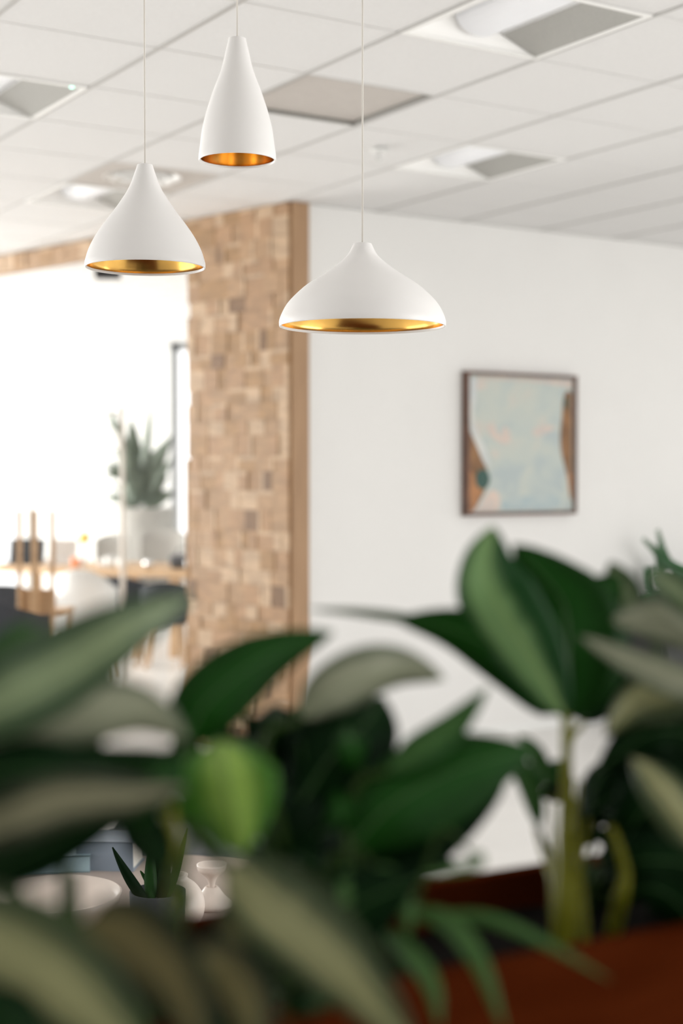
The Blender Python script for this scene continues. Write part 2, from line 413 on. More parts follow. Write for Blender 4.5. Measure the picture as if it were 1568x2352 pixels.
# ---------------------------------------------------------------- PENDANTS
def pendant(name, label, px, rim_y, d, prof, rim_r):
    """prof: list of (half width px, y px) from neck to rim."""
    c = P(px, rim_y, d); s = d/FPX
    t = thing(name, label, 'pendant lamp', (c.x, c.y, c.z), 'three white pendants with gold interiors')
    pr = spline([(hw*s, (rim_y-y)*s, 0) for hw, y in prof], 40)
    out = [(p.x, p.y) for p in pr]
    th = .0038
    bm = NB()
    top = out[0]
    prf = [(.001, top[1]), (top[0]*.82, top[1]), (top[0]*.96, top[1]-.0008)] + out[1:] + [(out[-1][0]-.0006, out[-1][1]-.0014), (out[-1][0]-.002, out[-1][1]-.002), (out[-1][0]-th, out[-1][1]-.001), (out[-1][0]-th-.0005, out[-1][1]+.004)]
    lathe(bm, c, prf, 96); obj('shade', bm, M['pend'], t, smooth=True)
    bm = NB()
    inn = [(max(.004, r-th), z) for r, z in out[:-1] if r > th+.004] + [(out[-1][0]-th, out[-1][1]+.0005)]
    lathe(bm, c, [(.001, inn[0][1]-.004)] + inn, 96); o = obj('gold_lining', bm, M['gold'], t, smooth=True); o['label'] = 'gold metal inside of the shade'
    bm = NB(); zt = top[1]
    tube(bm, [c + Vector((0, 0, zt-.002)), Vector((c.x, c.y, CEIL-.02))], .0022, 12); obj('cord', bm, M['cord'], t, smooth=True)
    bm = NB(); lathe(bm, (c.x, c.y, CEIL-.026), [(.001, 0), (.055, .001), (.06, .006), (.06, .024), (.001, .025)], 40); obj('ceiling_canopy', bm, M['pend'], t, smooth=True)
    bm = NB(); hz = zt*.62; br = min(.022, rim_r*.25)
    lathe(bm, c + Vector((0, 0, hz)), [(.001, zt*.22), (br*.7, zt*.22), (br*.7, 0.02), (.001, .02)], 24); obj('socket', bm, M['gold'], t)
    bm = NB(); lathe(bm, c + Vector((0, 0, hz)), [(br*.5, .02), (br*.6, .012), (br, -.006), (br*1.05, -.02), (br*.8, -.036), (br*.4, -.043), (.001, -.045)], 24); obj('bulb', bm, M['white'], t, smooth=True)
    return t
pendant('wide_pendant', 'widest white pendant with shallow bell shade and gold inside, right of the wood column', 832, 749, 3.55,
        [(20, 560), (23, 566), (35, 588), (62, 612), (92, 633), (129, 657), (158, 683), (175, 703), (186, 724), (190.5, 738), (190.5, 749)], .2)
pendant('medium_pendant', 'medium white teardrop pendant with gold inside, lower left over the bright opening', 333.5, 613, 3.62,
        [(17, 380), (19, 386), (27, 410), (40, 440), (66, 480), (96, 520), (115, 549), (128, 575), (135, 597), (137, 606), (137, 614)], .15)
pendant('narrow_pendant', 'narrowest tall white pendant with bottle-shaped shade and gold inside, topmost in view', 545, 368, 3.78,
        [(20, 92), (20.5, 97), (26, 120), (37, 165), (56, 215), (70, 258), (80, 298), (85, 335), (88, 358), (88, 368)], .1)

# ---------------------------------------------------------------- PAINTING
pa, pb, pc, pd = (onwall(x, y, .05) for x, y in ((1072, 853), (1327, 862), (1323, 1181), (1072, 1185)))
u0 = (pa - G(0, JW)).dot(Bv); u1 = ((pb+pc)/2 - G(0, JW)).dot(Bv)
z1 = (pa.z+pb.z)/2; z0 = (pc.z+pd.z)/2
def wp(u, v, off): return G(0, JW) + Bv*(u0+(u1-u0)*u) - Av*off + Vector((0, 0, z0+(z1-z0)*v))
t = thing('framed_painting', 'abstract pale blue and brown painting in a dark wooden frame on the white wall', 'painting', wp(.5, 0, .0))
W_, H_ = u1-u0, z1-z0
fr = .020
for nm, (a, b, c_, d_) in (('frame', (0, 1, 0, 1)),):
    bm = NB()
    fu, fv = fr/W_, fr/H_
    for a0, a1, b0, b1 in ((0, 1, 0, fv), (0, 1, 1-fv, 1), (0, fu, fv, 1-fv), (1-fu, 1, fv, 1-fv)):
        box(bm, wp(a0, b0, .002), Bv*W_*(a1-a0), -Av*.050, Vector((0, 0, H_*(b1-b0))))
    obj('frame', bm, M['frame'], t)
# canvas with procedural paint: blotchy blue, green, blush
cm = bpy.data.materials.new('abstract_paint'); cm.use_nodes = True; nt = cm.node_tree; b = nt.nodes['Principled BSDF']; b.inputs['Roughness'].default_value = .7
tc = nt.nodes.new('ShaderNodeTexCoord'); nz = nt.nodes.new('ShaderNodeTexNoise'); nz.inputs['Scale'].default_value = 5; nz.inputs['Detail'].default_value = 3; nz.inputs['Distortion'].default_value = .6
rp = nt.nodes.new('ShaderNodeValToRGB'); nt.links.new(tc.outputs['Object'], nz.inputs[0]); nt.links.new(nz.outputs[0], rp.inputs[0])
el = rp.color_ramp.elements; el[0].position = .36; el[0].color = (.44, .50, .50, 1); el[1].position = .72; el[1].color = (.64, .55, .49, 1)
e2 = el.new(.46); e2.color = (.50, .55, .52, 1); e3 = el.new(.58); e3.color = (.54, .57, .52, 1)
nt.links.new(rp.outputs[0], b.inputs['Base Color'])
bm = NB(); box(bm, wp(fr/W_, fr/H_, .01), Bv*(W_-2*fr), -Av*.024, Vector((0, 0, H_-2*fr)))
canvas = obj('canvas', bm, cm, t)
def shape(name, pts, m, off, parent=canvas):
    bm = NB()
    a = [bm.verts.new(wp(u, 1-v, off)) for u, v in pts]; f = bm.faces.new(a)
    r = bmesh.ops.extrude_face_region(bm, geom=[f]); vs = [g for g in r['geom'] if isinstance(g, bmesh.types.BMVert)]
    for v_ in vs: v_.co += Av*.0015
    return obj(name, bm, m, parent)
M['pbrown'] = mat('brown_paint', (.33, .17, .075), .7, col2=(.20, .105, .05), nscale=9)
M['porange'] = mat('rust_paint', (.50, .235, .10), .7, col2=(.36, .17, .075), nscale=9)
M['pteal'] = mat('dark_teal_paint', (.030, .085, .068), .6)
M['ppale'] = mat('pale_grey_paint', (.68, .68, .64), .7, col2=(.58, .61, .61), nscale=6)
M['pblush'] = mat('blush_paint', (.70, .56, .48), .7, col2=(.58, .52, .48), nscale=12)
M['pblue'] = mat('soft_blue_paint', (.37, .47, .50), .7, col2=(.47, .53, .52), nscale=8)
cv = lambda *k: [(p.x, p.y) for p in spline([(a, b, 0) for a, b in k], 28)]
shape('painted_shape', [(.035, .04)] + cv((.10, .05), (.09, .20), (.07, .30), (.10, .42), (.17, .52), (.22, .66)) + cv((.17, .64), (.10, .52), (.045, .42)) + [(.035, .3)], M['ppale'], .0365)
shape('painted_shape', [(.035, .40)] + cv((.05, .42), (.09, .50), (.14, .60), (.19, .68), (.20, .76), (.17, .83)) + [(.10, .93), (.06, .97), (.035, .97)], M['pbrown'], .0355)
shape('painted_shape', [(.035, .68)] + cv((.06, .70), (.12, .78), (.14, .84)) + [(.10, .93), (.06, .972), (.035, .972)], M['porange'], .0370)
shape('painted_shape', [(.15+.062*math.cos(k*PI/12), .745+.070*math.sin(k*PI/12)) for k in range(24)], M['pteal'], .0385)
shape('painted_shape', cv((.90, .125), (.93, .11), (.965, .13)) + [(.965, .82)] + cv((.95, .85), (.93, .76), (.90, .66), (.865, .55), (.855, .42), (.87, .30), (.88, .18)), M['pbrown'], .0355)
shape('painted_shape', cv((.925, .72), (.95, .70), (.965, .72)) + [(.965, .90)] + cv((.95, .88), (.935, .80)), M['porange'], .0370)
shape('painted_shape', [(.905+.018*math.cos(k*PI/12), .20+.045*math.sin(k*PI/12)) for k in range(24)], M['pteal'], .0385)
shape('painted_shape', cv((.20, .37), (.24, .35), (.27, .40), (.30, .45), (.34, .38), (.38, .40), (.40, .46), (.36, .50), (.30, .49), (.22, .44), (.19, .40)), M['pblush'], .0355)
shape('painted_shape', cv((.60, .40), (.66, .37), (.74, .36), (.80, .38), (.74, .41), (.66, .44), (.60, .43)), M['pblush'], .0355)
shape('painted_shape', cv((.32, .90), (.50, .87), (.66, .86), (.84, .87), (.86, .92), (.80, .96), (.50, .965), (.33, .96)), M['pblue'], .0355)
shape('painted_shape', [(.05, .97), (.12, .94)] + cv((.18, .86), (.24, .82), (.30, .86), (.30, .94)) + [(.28, .97)], M['pblush'], .0352)
shape('painted_shape', [(.10, .035), (.965, .035), (.965, .09)] + cv((.86, .075), (.6, .055), (.3, .05), (.12, .055)), M['pblush'], .0352)

# ---------------------------------------------------------------- FAR ROOM CONTENTS
def simple_chair(name, label, base, rz, m, sh=.45, bh=.85, w=.5, tub=False, group=None):
    t = thing(name, label, 'chair', base, group)
    base = Vector(base); R = Matrix.Rotation(rz, 3, 'Z')
    def at(x, y, z): return base + R @ Vector((x, y, z))
    bm = NB(); cbox(bm, at(0, 0, sh-.08), w*.9, w*.85, .09, rz); obj('seat', bm, m, t, mods=(('bevel', .03, 3),))
    bm = NB()                                       # wrapped shell back
    n = 20; rows = []
    for k in range(n+1):
        a = PI*(k/n); rx = w/2; ry = w/2 if tub else w*.32
        x = -rx*math.cos(a); y = ry*math.sin(a)*(1 if tub else .7) + (w*.05)
        hh = bh - (.16 if tub else .05)*(abs(math.cos(a))**2.5)
        rows.append([bm.verts.new(at(x, y, sh-.08)), bm.verts.new(at(x*1.03, y*1.05, (sh+hh)/2)), bm.verts.new(at(x*1.02, y*1.1, hh))])
    for r0, r1 in zip(rows, rows[1:]):
        for k in range(2): bm.faces.new((r0[k], r1[k], r1[k+1], r0[k+1]))
    obj('backrest', bm, m, t, smooth=True, mods=(('solid', .035),))
    for sx in (-1, 1):
        for sy in (-1, 1):
            bm = NB(); tube(bm, [at(sx*w*.34, sy*w*.30, sh-.07), at(sx*w*.42, sy*w*.38, 0)], [.018, .012]); obj('leg', bm, M['oak'], t)
    return t
# long oak table
tz = .76
ta = onz(-60, 1298, tz); tb = onz(432, 1312, tz)
td = Vector((tb.x-ta.x, tb.y-ta.y, 0)); tl_ = td.length; td.normalize(); tn = Vector((-td.y, td.x, 0))
t = thing('long_table', 'long light oak table in the bright far room behind the wood column', 'table', (ta+tb)/2 - Vector((0, 0, tz)))
bm = NB(); box(bm, ta - Vector((0, 0, .06)), td*tl_, tn*.95, Vector((0, 0, .06))); obj('tabletop', bm, M['oak'], t, mods=(('bevel', .006, 2),))
for f_ in (.03, .72, .90):
    for g_ in (.06, .84):
        bm = NB(); p = ta + td*(tl_*f_) + tn*g_; box(bm, (p.x, p.y, 0), td*.065, tn*.065, Vector((0, 0, tz-.06))); obj('leg', bm, M['oak'], t)
def ontable(px, back=.2):
    p = ta + td*(((px-(-60))/492)*tl_) + tn*back; return Vector((p.x, p.y, tz))
# three tall posts: bar chair with post back
p0 = P(83, 1300, 9.9); p0.z = 0
t = thing('bar_chair', 'light oak chair with three tall back posts beyond the opening', 'chair', p0)
s10 = 9.9/FPX
for dx in (-38, 0, 38):
    bm = NB(); w = .040 if dx == 0 else .030
    box(bm, (p0.x + dx*s10 - w/2, p0.y - .02 - (.05 if dx == 0 else 0), 0), (w, 0, 0), (0, .035, 0), (0, 0, P(0, 1171, 9.9).z)); obj('back_post', bm, M['oak'], t, mods=(('bevel', .004, 2),))
bm = NB(); box(bm, (p0.x-.115, p0.y+.02, .66), (.24, 0, 0), (0, .03, 0), (0, 0, .15)); obj('back_rail', bm, M['oak'], t)
bm = NB(); box(bm, (p0.x-.15, p0.y+.02, .62), (.34, 0, 0), (0, .36, 0), (0, 0, .04)); obj('seat', bm, M['oak'], t, mods=(('bevel', .01, 2),))
for sx in (-.14, .155):
    bm = NB(); box(bm, (p0.x+sx, p0.y+.33, 0), (.03, 0, 0), (0, .03, 0), (0, 0, .62)); obj('leg', bm, M['oak'], t)
a = P(196, 1300, 11.2); simple_chair('tub_chair', 'white rounded tub chair at the long oak table', (a.x, a.y, 0), PI, M['white'], .45, .88, .46, True)
a = P(262, 1300, 12.2); simple_chair('dining_chair', 'dark chair between the white tub chair and the floor lamp', (a.x+.03, a.y, 0), PI, M['charcoal'], .45, .74, .42)
a = P(380, 1300, 12.0); simple_chair('dining_chair', 'dark chair under the right end of the long oak table', (a.x, a.y, 0), PI, M['charcoal'], .45, .70, .36)
a = P(-14, 1400, 9.0); simple_chair('armchair', 'charcoal armchair at the left edge in front of the tall posts', (a.x, a.y, 0), PI*.9, M['charcoal'], .42, .90, .78, True)
a = P(-10, 1500, 7.4); simple_chair('armchair', 'grey armchair low at the left edge behind the leaves', (a.x, a.y, 0), PI*.8, M['greyfab'], .42, .80, .8, True)
a = P(8, 1300, 11.1); simple_chair('dining_chair', 'dark chair at the left end of the long table behind the tall posts', (a.x, a.y, 0), PI, M['charcoal'], .45, .76, .5)
# items on the long table
def cup(px, r, h, m, label, back=.15, d_=None):
    c = ontable(px, back); bm = NB()
    lathe(bm, c, [(.001, .001), (r*.75, .001), (r*.95, h*.5), (r, h), (r*.9, h), (r*.82, h*.5), (r*.6, .008), (.001, .008)], 24)
    return tag(obj('cup', bm, m, smooth=True), label, 'cup', 'cups on the long table')
cup(240, .045, .10, M['white'], 'white cup on the long table, left of the lamp pole')
cup(266, .05, .08, M['white'], 'white cup on the long table, just left of the lamp pole')
cup(326, .045, .075, M['chrome'], 'shiny round cup on the long table, right of the lamp pole')
cup(420, .05, .09, M['white'], 'white cup at the right end of the long table beside the cabinet')
cup(222, .035, .07, M['white'], 'small white cup on the long table, leftmost of the white cups')
c = ontable(165, .12); bm = NB(); lathe(bm, c, [(.001, 0), (.035, 0), (.04, .08), (.03, .085), (.001, .085)], 20); tag(obj('orange_jar', bm, M['orange'], smooth=True), 'small orange jar on the long table under the yellow flower', 'jar')
c = ontable(157, .3)
t = thing('flower_vase', 'small clear vase with a yellow flower on the long table', 'vase', c)
bm = NB(); lathe(bm, c, [(.001, .0), (.03, 0), (.035, .06), (.02, .12), (.025, .14)], 20); obj('vase_body', bm, M['white'], t, smooth=True)
bm = NB(); tube(bm, [c+Vector((0, 0, .1)), c+Vector((.01, 0, .24))], .004); obj('stem', bm, M['palefol'], t)
bm = NB()
for k in range(9):
    a_ = k*2*PI/9; bmesh.ops.create_icosphere(bm, subdivisions=1, radius=.03, matrix=Matrix.Translation(c+Vector((.01+.03*math.cos(a_), 0.03*math.sin(a_)*.5, .25+.03*math.sin(a_)))))
obj('flower_head', bm, M['yellow'], t, smooth=True)
def laptop(px, label, back=.3, w=.33, m=None):
    c = ontable(px, back); t = thing('laptop', label, 'laptop', c)
    bm = NB(); cbox(bm, c, w, .23, .018); obj('laptop_base', bm, m or M['screen'], t)
    bm = NB(); box(bm, c+Vector((-w/2, .115, .018)), (w, 0, 0), (0, .06, .21), (0, .01, -.002)); obj('laptop_lid', bm, m or M['screen'], t)
laptop(15, 'dark open laptop at the left end of the long table'); laptop(102, 'pale grey laptop behind the tall chair posts', .3, .26, M['greyvent']); 
c = ontable(380, .35); t = thing('desk_bag', 'dark grey bag on the right end of the long table', 'bag', c)
bm = NB(); cbox(bm, c, .24, .14, .12); obj('bag_body', bm, M['greyfab'], t, mods=(('bevel', .04, 4),))
bm = NB(); tube(bm, spline([c+Vector((-.06, 0, .115)), c+Vector((-.04, 0, .17)), c+Vector((.04, 0, .17)), c+Vector((.06, 0, .115))], 12), .007); obj('handle', bm, M['charcoal'], t)
# arc floor lamp
lb = onz(283, 1610, 0); ld = lb.y
t = thing('floor_lamp', 'white floor lamp with dome shade seen through the opening left of the column', 'floor lamp', lb)
bm = NB(); lathe(bm, lb, [(.001, .022), (.15, .020), (.16, .012), (.16, 0)], 40); obj('base', bm, M['white'], t, smooth=True)
zt = P(281, 932, ld).z; hc = P(222, 966, ld)
bm = NB(); tube(bm, [lb+Vector((0, 0, .01)), (lb.x, lb.y, zt)], .017, 14); obj('pole', bm, M['cord'], t, smooth=True)
bm = NB(); tube(bm, spline([(lb.x, lb.y, zt-.08), (lb.x-.05, lb.y-.02, zt-.05), (hc.x, hc.y-.02, hc.z+.0)], 10), .008, 8); obj('arm', bm, M['white'], t, smooth=True)
bm = NB(); rr = 51*ld/FPX; lathe(bm, hc - Vector((0, 0, rr*1.25)), [(rr, 0), (rr*.98, rr*.35), (rr*.85, rr*.75), (rr*.6, rr*1.03), (rr*.3, rr*1.2), (.001, rr*1.25)], 40); obj('lamp_shade', bm, M['lampshade'], t, smooth=True, mods=(('solid', .004),))
# ceiling box
c = P(248, 632, 10.6)
t = thing('ceiling_sensor', 'small dark box hanging from the far room ceiling just under the medium pendant', 'sensor', c)
bm = NB(); cbox(bm, (c.x, c.y, P(0, 641, 10.6).z), .18, .08, .08); obj('housing', bm, M['black'], t, mods=(('bevel', .006, 2),))
bm = NB(); tube(bm, [(c.x, c.y, P(0, 641, 10.6).z+.07), (c.x, c.y, CEIL)], .01); obj('bracket', bm, M['black'], t)
# large pale plant with planter
c = P(318, 1165, 15.2)
t = thing('tall_plant', 'tall haze-paled green leafy plant in a grey planter in the far room', 'plant', (c.x, c.y, 0))
bm = NB(); w_ = 165*15.2/FPX
lathe(bm, (c.x, c.y, 0), [(.001, .0), (w_*.40, 0), (w_*.42, .3), (w_*.5, c.z-.05), (w_*.5, c.z), (w_*.46, c.z), (w_*.45, c.z-.04), (.001, c.z-.04)], 40); obj('planter_pot', bm, M['palepot'], t, smooth=True)
def blade(bm, a, b, w, bend=.1, face=Vector((0, -1, 0)), n=8, mi=0):
    a = Vector(a); b = Vector(b); d = b-a
    s = d.cross(face).normalized(); rows = []
    for k in range(n+1):
        u = k/n; p = a + d*u + Vector((0, 0, bend*4*u*(1-u)*d.length)); ww = w*math.sin(PI*min(1, u**.75*.98+.01))**.8/2
        rows.append([bm.verts.new(p - s*ww), bm.verts.new(p - face*(-w*.06)), bm.verts.new(p + s*ww)])
    for r0, r1 in zip(rows, rows[1:]):
        for k in range(2): bm.faces.new((r0[k], r1[k], r1[k+1], r0[k+1])).material_index = mi
d15 = 15.2
for k, (x0, y0, x1_, y1_, w) in enumerate([(315, 1165, 250, 935, .17), (318, 1165, 300, 960, .18), (325, 1165, 348, 925, .10), (320, 1100, 238, 1085, .13), (320, 1130, 240, 1060, .12), (322, 1160, 370, 1020, .20), (325, 1160, 395, 1000, .16),
        (318, 1150, 290, 1020, .16), (325, 1150, 350, 1060, .18), (315, 1160, 275, 1070, .16), (330, 1160, 385, 1090, .16), (320, 1160, 300, 1100, .2), (315, 1165, 240, 1140, .12), (330, 1165, 400, 1130, .16), (322, 1140, 360, 1060, .2), (325, 1160, 352, 1035, .12), (312, 1165, 262, 1010, .12), (335, 1150, 400, 1050, .10), (318, 1160, 308, 1045, .14), (318, 1160, 255, 1110, .1)]):
    bm = NB(); q_ = random.uniform(-.25, .2)
    blade(bm, P(x0, y0, d15), P(x1_, y1_, d15+q_), w, random.uniform(.02, .1), Vector((random.uniform(-.5, .5), -1, random.uniform(-.3, .4))).normalized())
    obj('leaf', bm, M['palefol'], t, smooth=True, mods=(('solid', .003),))
a = P(255, 1300, 14.25); simple_chair('dining_chair', 'grey chair beyond the long table, left of the far planter', (a.x, a.y, 0), 0, M['palepot'], .45, 1.0, .30)
a = P(372, 1300, 14.25); simple_chair('dining_chair', 'grey chair beyond the long table, right of the far planter', (a.x, a.y, 0), 0, M['palepot'], .45, 1.05, .42)
# oak cabinet tucked behind the column edge
cz = P(0, 1055, 9.3).z; e0 = P(427, 1100, 9.3)
t = thing('oak_cabinet', 'narrow light oak cabinet side showing behind the left edge of the wood column', 'cabinet', (e0.x+.2, e0.y+.2, 0))
bm = NB(); box(bm, (e0.x, e0.y, 0), (.40, 0, 0), (0, .35, 0), (0, 0, cz)); obj('body', bm, M['oak'], t, mods=(('bevel', .004, 2),))
for z_ in (.1, .8):
    bm = NB(); box(bm, (e0.x+.01, e0.y-.02, z_), (.38, 0, 0), (0, .018, 0), (0, 0, .66)); dr = obj('door', bm, M['oak'], t)
    bm = NB(); tube(bm, [(e0.x+.05, e0.y-.03, z_+.3), (e0.x+.05, e0.y-.03, z_+.4)], .006); obj('handle', bm, M['chrome'], dr)

# ---------------------------------------------------------------- BLACK CABINET AND FERN AT THE RIGHT
wq = onwall(1400, 1650); Dp = .42; cb = Vector((wq.x, wq.y, 0)) - Av*(Dp+.03)
t = thing('black_cabinet', 'low black cabinet against the white wall at the right edge behind the leaves', 'cabinet', cb)
L, Hc = 1.5, .74
bm = NB(); box(bm, cb + Vector((0, 0, .12)), Bv*L, Av*Dp, Vector((0, 0, Hc-.12))); obj('body', bm, M['black'], t, mods=(('bevel', .005, 2),))
for k in range(3):
    bm = NB(); box(bm, cb + Bv*(.03+.49*k) - Av*.018 + Vector((0, 0, .16)), Bv*.46, Av*.016, Vector((0, 0, Hc-.2))); dr = obj('door', bm, M['black'], t)
    bm = NB(); p = cb + Bv*(.44+.49*k) - Av*.028 + Vector((0, 0, .45)); tube(bm, [p, p+Vector((0, 0, .1))], .006); obj('handle', bm, M['chrome'], dr)
for a_ in (.02, L-.06):
    for b_ in (.02, Dp-.06):
        bm = NB(); box(bm, cb + Bv*a_ + Av*b_, Bv*.04, Av*.04, Vector((0, 0, .12))); obj('leg', bm, M['black'], t)
def fern(name, label, base, fronds, potr, poth):
    base = Vector(base); t = thing(name, label, 'plant', base)
    bm = NB(); lathe(bm, base, [(.001, 0), (potr*.75, 0), (potr, poth), (potr*.9, poth), (potr*.85, poth-.02), (.001, poth-.02)], 32); obj('pot', bm, M['charcoal'], t, smooth=True)
    top = base + Vector((0, 0, poth-.02))
    for pts in fronds:
        bm = NB(); sp_ = spline([top] + pts, 26); tube(bm, sp_, [.004*(1-.7*i/26)+.001 for i in range(27)], 6); st = obj('stem', bm, M['stemdark'], t, smooth=True)
        bm = NB()
        for i in range(5, 27):
            d = (sp_[min(i+1, 26)] - sp_[i-1]).normalized(); s = d.cross(Vector((0, -1, .2))).normalized()
            l = .075*(1.15-i/30)
            for q_ in (-1, 1):
                blade(bm, sp_[i], sp_[i] + (s*q_*.75 + d*.55 + Vector((0, random.uniform(-.3, .3), 0)))*l, l*.5, .03, n=5)
        obj('leaflets', bm, M['fern'], st, smooth=True)
    return t
fb = cb + Bv*.62 + Av*.14 + Vector((0, 0, Hc)); fd = fb.y
FPt = lambda x, y, e=0: onwall(x, y, .20+e*.5)
fern('potted_fern', 'fine-leaved green plant on the black cabinet at the right edge below the painting', fb,
     [[FPt(1530, 1340), FPt(1515, 1280), FPt(1478, 1240)], [FPt(1420, 1400), FPt(1385, 1392, -.1)], [FPt(1440, 1390, .05), FPt(1400, 1380, .1)],
      [FPt(1500, 1380), FPt(1462, 1378)], [FPt(1545, 1350), FPt(1560, 1300)], [FPt(1510, 1370, -.1), FPt(1490, 1310, -.15), FPt(1500, 1330, -.2)], [FPt(1540, 1300, .1), FPt(1510, 1220, .15)], [FPt(1470, 1400, -.1), FPt(1440, 1375, -.1)]], .13, .16)

# ---------------------------------------------------------------- COFFEE TABLE SETTING
CT = .45
cc = onz(330, 2085, CT)
t = thing('coffee_table', 'low round cream coffee table behind the planter at lower left', 'table', (cc.x, cc.y, 0))
bm = NB(); lathe(bm, (cc.x, cc.y, 0), [(.001, CT-.035), (.53, CT-.035), (.55, CT-.02), (.55, CT-.006), (.54, CT), (.001, CT)], 80); obj('tabletop', bm, M['creamtop'], t, smooth=False)
for k in range(3):
    a_ = k*2*PI/3+.4; bm = NB(); tube(bm, [(cc.x+.3*math.cos(a_), cc.y+.3*math.sin(a_), CT-.03), (cc.x+.4*math.cos(a_), cc.y+.4*math.sin(a_), 0)], [.025, .015]); obj('leg', bm, M['oak'], t)
def ct(px, d): p = P(px, 2050, d); return Vector((p.x, p.y, CT))
c = ct(120, 3.62)
bm = NB(); rz_ = P(0, 2052, 3.62).z-CT
lathe(bm, c, [(.001, .002), (.07, .002), (.13, rz_*.35), (.165, rz_*.8), (.172, rz_), (.166, rz_+.002), (.158, rz_*.8), (.12, rz_*.45), (.06, .03), (.001, .025)], 64)
tag(obj('large_bowl', bm, M['cream'], smooth=True), 'large cream bowl on the low table at the lower left', 'bowl')
c = ct(402, 3.62); R_ = .074
t = thing('ball_vase', 'round cream ball vase with narrow mouth beside the black plant pot', 'vase', c)
bm = NB(); cz0 = R_*.97
prf = [(.001, .001)] + [(R_*math.sin(a_), cz0 - R_*math.cos(a_)) for a_ in [PI*(.12+.72*k/20) for k in range(21)]]
prf += [(.030, prf[-1][1]+.006), (.032, prf[-1][1]+.014), (.026, prf[-1][1]+.014), (.022, prf[-1][1])]
lathe(bm, c, prf, 48); obj('vase_body', bm, M['cream'], t, smooth=True)
bm = NB(); lathe(bm, c + Vector((0, 0, prf[-1][1]-.006)), [(.001, 0), (.022, 0)], 32); obj('mouth', bm, M['black'], t)
c = ct(486, 3.85)
zt_ = P(0, 1985, 3.85).z-CT
bm = NB(); prf = [(.001, 0), (.055, 0), (.056, .012), (.036, .03), (.016, .055), (.009, zt_*.42), (.009, zt_*.55), (.018, zt_*.72), (.036, zt_*.86), (.040, zt_), (.034, zt_), (.014, zt_*.8), (.001, zt_*.75)]
pr = prf[:3] + [(p.x, p.y) for p in spline([(a_, b_, 0) for a_, b_ in prf[3:10]], 24)] + prf[10:]
lathe(bm, c, pr, 40); tag(obj('goblet', bm, M['cream'], smooth=True), 'cream hourglass-shaped candle holder on the low table, right of the ball vase', 'candle holder')
c = ct(362, 3.42); pz = P(0, 2046, 3.42).z-CT
t = thing('potted_succulent', 'dark pot with long pointed green leaves on the low table between bowl and vase', 'plant', c)
bm = NB(); r_ = .066
lathe(bm, c, [(.001, 0), (r_*.75, 0), (r_*.95, pz*.5), (r_, pz-.004), (r_, pz), (r_-.005, pz), (r_-.008, pz-.02), (.001, pz-.02)], 48); obj('pot', bm, M['charcoal'], t, smooth=True)
tp = c + Vector((0, 0, pz-.03))
for k, (x, y, w, e) in enumerate([(258, 1946, .026, 0), (430, 1902, .020, .02), (385, 1925, .03, -.02), (345, 1930, .03, .03), (375, 1895, .03, .04), (322, 2000, .02, .02)]):
    bm = NB(); blade(bm, tp + Vector((random.uniform(-.02, .02), random.uniform(-.02, .02), 0)), P(x, y, 3.42+e), w, -.06, Vector((.2, -1, .1)).normalized(), 12); obj('leaf', bm, M['leafmid'] if k % 2 else M['leafdark'], t, smooth=True, mods=(('solid', .003),))
def book(px, py, z, w, d, h, m, label, rz):
    p = onz(px, py, z); t = thing('book', label, 'book', p)
    bm = NB(); cbox(bm, p, w, d, .004, rz); cbox(bm, p + Vector((0, 0, h-.004)), w, d, .004, rz); ux = Vector((math.cos(rz), math.sin(rz), 0))
    cbox(bm, p - ux*(w/2-.002), .004, d, h, rz); obj('cover', bm, m, t)
    bm = NB(); cbox(bm, p + Vector((0, 0, .004)), w-.012, d-.012, h-.008, rz); obj('pages', bm, M['pages'], t)
book(120, 1990, CT, .15, .23, .05, M['bluebook'], 'pale blue book lying behind the large cream bowl', PI/2+.08)
book(255, 1985, CT, .15, .17, .085, M['greybook'], 'thick blue-grey book lying between the cream bowl and the dark pot', PI/2-.1)
a = P(455, 1960, 5.2); simple_chair('armchair', 'grey low armchair behind the ball vase', (a.x, a.y, 0), PI*.15, M['greyfab'], .30, .34, .62, True)

# ---------------------------------------------------------------- PLANTER
pd_ = Vector((math.cos(math.radians(28)), math.sin(math.radians(28)), 0)); pn_ = Vector((-pd_.y, pd_.x, 0))
RZ = 1.12
near = onz(1000, 2243, RZ); near.z = 0
PWD = (onz(980, 2020, RZ) - onz(1000, 2243, RZ)).dot(pn_)
t = thing('planter_box', 'long red-brown wooden planter trough across the foreground', 'planter', near)
A0 = near - pd_*1.6; LL = 3.0
for nm, o_, n_ in (('front_board', A0, .022), ('back_board', A0 + pn_*(PWD-.022), .022)):
    bm = NB(); box(bm, o_ + Vector((0, 0, 0)), pd_*LL, pn_*n_, Vector((0, 0, RZ))); obj(nm, bm, M['planter'], t, mods=(('bevel', .003, 2),))
for u_ in (0, LL-.022):
    bm = NB(); box(bm, A0 + pd_*u_ + pn_*.022, pd_*.022, pn_*(PWD-.044), Vector((0, 0, RZ))); obj('end_board', bm, M['planter'], t)
SZ = RZ-.05
bm = NB(); nu, nv = 60, 8; gr = [[bm.verts.new(A0 + pd_*(.022+(LL-.044)*i/nu) + pn_*(.022+(PWD-.044)*j/nv) + Vector((0, 0, SZ+random.uniform(-.008, .008)))) for j in range(nv+1)] for i in range(nu+1)]
for i in range(nu):
    for j in range(nv): bm.faces.new((gr[i][j], gr[i+1][j], gr[i+1][j+1], gr[i][j+1]))
so = obj('soil', bm, M['soil'], t, smooth=True)
def soilpt(px, f=.5):                               # point on the soil seen in the direction of px
    o_ = near + pn_*(PWD*f); k = (px-784)/FPX/CP
    tt = (k*o_.y - o_.x)/(pd_.x - k*pd_.y); p = o_ + pd_*tt; return Vector((p.x, p.y, SZ))

